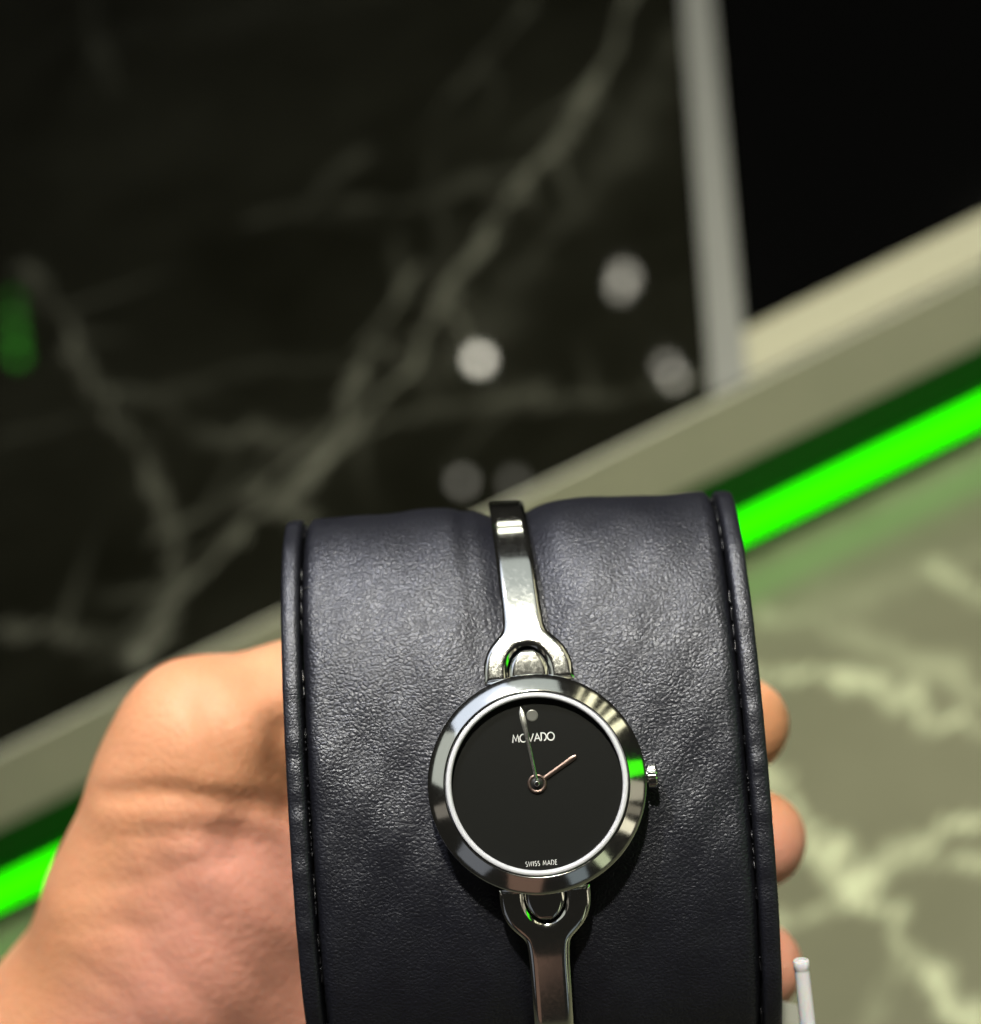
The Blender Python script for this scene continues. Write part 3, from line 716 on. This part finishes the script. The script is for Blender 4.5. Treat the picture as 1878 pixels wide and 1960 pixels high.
def surface_nets(FD):
    s = FD < 0; n0, n1, n2 = FD.shape
    acc = np.zeros((n0-1, n1-1, n2-1, 3)); cnt = np.zeros((n0-1, n1-1, n2-1))
    corners = [(i, j, k) for i in (0, 1) for j in (0, 1) for k in (0, 1)]
    def sub(A, c): return A[c[0]:n0-1+c[0], c[1]:n1-1+c[1], c[2]:n2-1+c[2]]
    for a in corners:
        for ax in range(3):
            if a[ax]: continue
            b2 = list(a); b2[ax] = 1; b2 = tuple(b2)
            fa, fb = sub(FD, a), sub(FD, b2); cr = (fa < 0) != (fb < 0)
            t = np.where(cr, fa/np.where(cr, fa-fb, 1), 0)
            for q in range(3):
                acc[..., q] += np.where(cr, a[q]+(t if q == ax else 0), 0)
            cnt += cr
    act = cnt > 0; idx = -np.ones(act.shape, int); idx[act] = np.arange(act.sum())
    base = np.argwhere(act); V = base+acc[act]/cnt[act][:, None]
    faces = []
    for ax in range(3):
        u, v = [(1, 2), (2, 0), (0, 1)][ax]
        sl0 = [slice(None)]*3; sl1 = [slice(None)]*3; sl0[ax] = slice(0, -1); sl1[ax] = slice(1, None)
        A, B = s[tuple(sl0)], s[tuple(sl1)]
        for flip in (0, 1):
            e = np.argwhere((A & ~B) if not flip else (~A & B))
            ok = (e[:, u] > 0) & (e[:, v] > 0) & (e[:, u] < FD.shape[u]-1) & (e[:, v] < FD.shape[v]-1); e = e[ok]
            def c(du, dv):
                q = e.copy(); q[:, u] -= du; q[:, v] -= dv; return idx[q[:, 0], q[:, 1], q[:, 2]]
            f = np.c_[c(1, 1), c(0, 1), c(0, 0), c(1, 0)]
            faces.append(f if not flip else f[:, ::-1])
    return V, np.vstack(faces)
HV, HF = surface_nets(FD); HV = lo+HV*vox
# project onto the field, carve the creases
for _ in range(2):
    e = 0.2; g = np.stack([(hand_field(HV+np.eye(3)[k]*e)-hand_field(HV-np.eye(3)[k]*e))/(2*e) for k in range(3)], 1)
    inside = np.all((HV > lo+vox*1.5) & (HV < hi-vox*2.5), axis=1)
    HV = HV-np.where(inside, hand_field(HV), 0)[:, None]*g
gn = g/np.maximum(np.linalg.norm(g, axis=1), 1e-6)[:, None]
hx = HV[:, 0]/-HV[:, 2]*F+939; hy = -HV[:, 1]/-HV[:, 2]*F+980   # bearing of each skin point as seen while shaping the palm
facing = np.clip(gn[:, 2], 0, 1)
mmpx = -HV[:, 2]/F
disp = np.zeros(len(HV))
for pts, dep, wid in creases:
    pa = np.array(pts, float); d, _ = seg_dist(np.c_[hx, hy], list(pa)); dm = d*mmpx
    disp -= dep*np.exp(-(dm/wid)**2); disp += 0.25*dep*np.exp(-((dm-2.2*wid)/wid)**2)
HV = HV+gn*(disp*facing)[:, None]
ex = np.clip((hx-250)/200+(hy-1560)/400, 0, 1)*np.clip((hy-1500)/120, 0, 1)*np.clip((600-0*hx)/600, 0, 1)
Rm = np.stack([RIGHT, UP, -FWD], 1)
HW = HV@Rm.T+CAMP
org = (cp(240, 2090, 300)@Rm.T)+CAMP
hand = link_mesh('hand', HW-org, HF.tolist(), M_SKIN); hand.location = Vector(org)*MM
a = hand.data.attributes.new('blush', 'FLOAT', 'POINT'); a.data.foreach_set('value', ex.astype(np.float32))
tag(hand, "person's bare left hand cradling the black watch cushion from behind", 'hand')
print('hand verts', len(HV))

# ================================================================== PRICE TAG STEM
t0 = at_depth(1533, 1838, 243.0); t1 = at_depth(1562, 2100, 246.0)
ax = (t0-t1)/np.linalg.norm(t0-t1); q = Vector(ax).to_track_quat('Z', 'Y'); MT = Matrix.Translation(Vector(t1)*MM) @ q.to_matrix().to_4x4()
stem = empty('price_tag', MT); tag(stem, 'thin milky plastic tag stem with a white card, beside the cushion at lower right', 'price tag')
LT = float(np.linalg.norm(t0-t1))
V, Fc = lathe([(0.0, 0.0), (1.15, 0.0), (1.0, 3), (0.88, LT-1.3), (0.86, LT-1.15), (0.95, LT-1.0), (0.96, LT-0.15), (0.88, LT), (0.62, LT+0.02), (0.58, LT-0.25), (0, LT-0.3)], 32)
sharpen(link_mesh('stem', V, Fc, M_TAG, stem), 40)
tc_ = [at_depth(1455, 1905, 262), at_depth(1528, 1925, 262), at_depth(1560, 2250, 262), at_depth(1455, 2250, 262)]
inv = MT.inverted()
V = [np.array(inv @ (Vector(p)*MM))/MM for p in tc_]; V2 = [np.array(inv @ (Vector(p-FWD*-0.4)*MM))/MM for p in tc_]
V = V+V2; link_mesh('card', V, [(0, 1, 2, 3), (7, 6, 5, 4)]+[(k, (k+1) % 4, 4+(k+1) % 4, 4+k) for k in range(4)], M_CARD, stem, smooth=False)
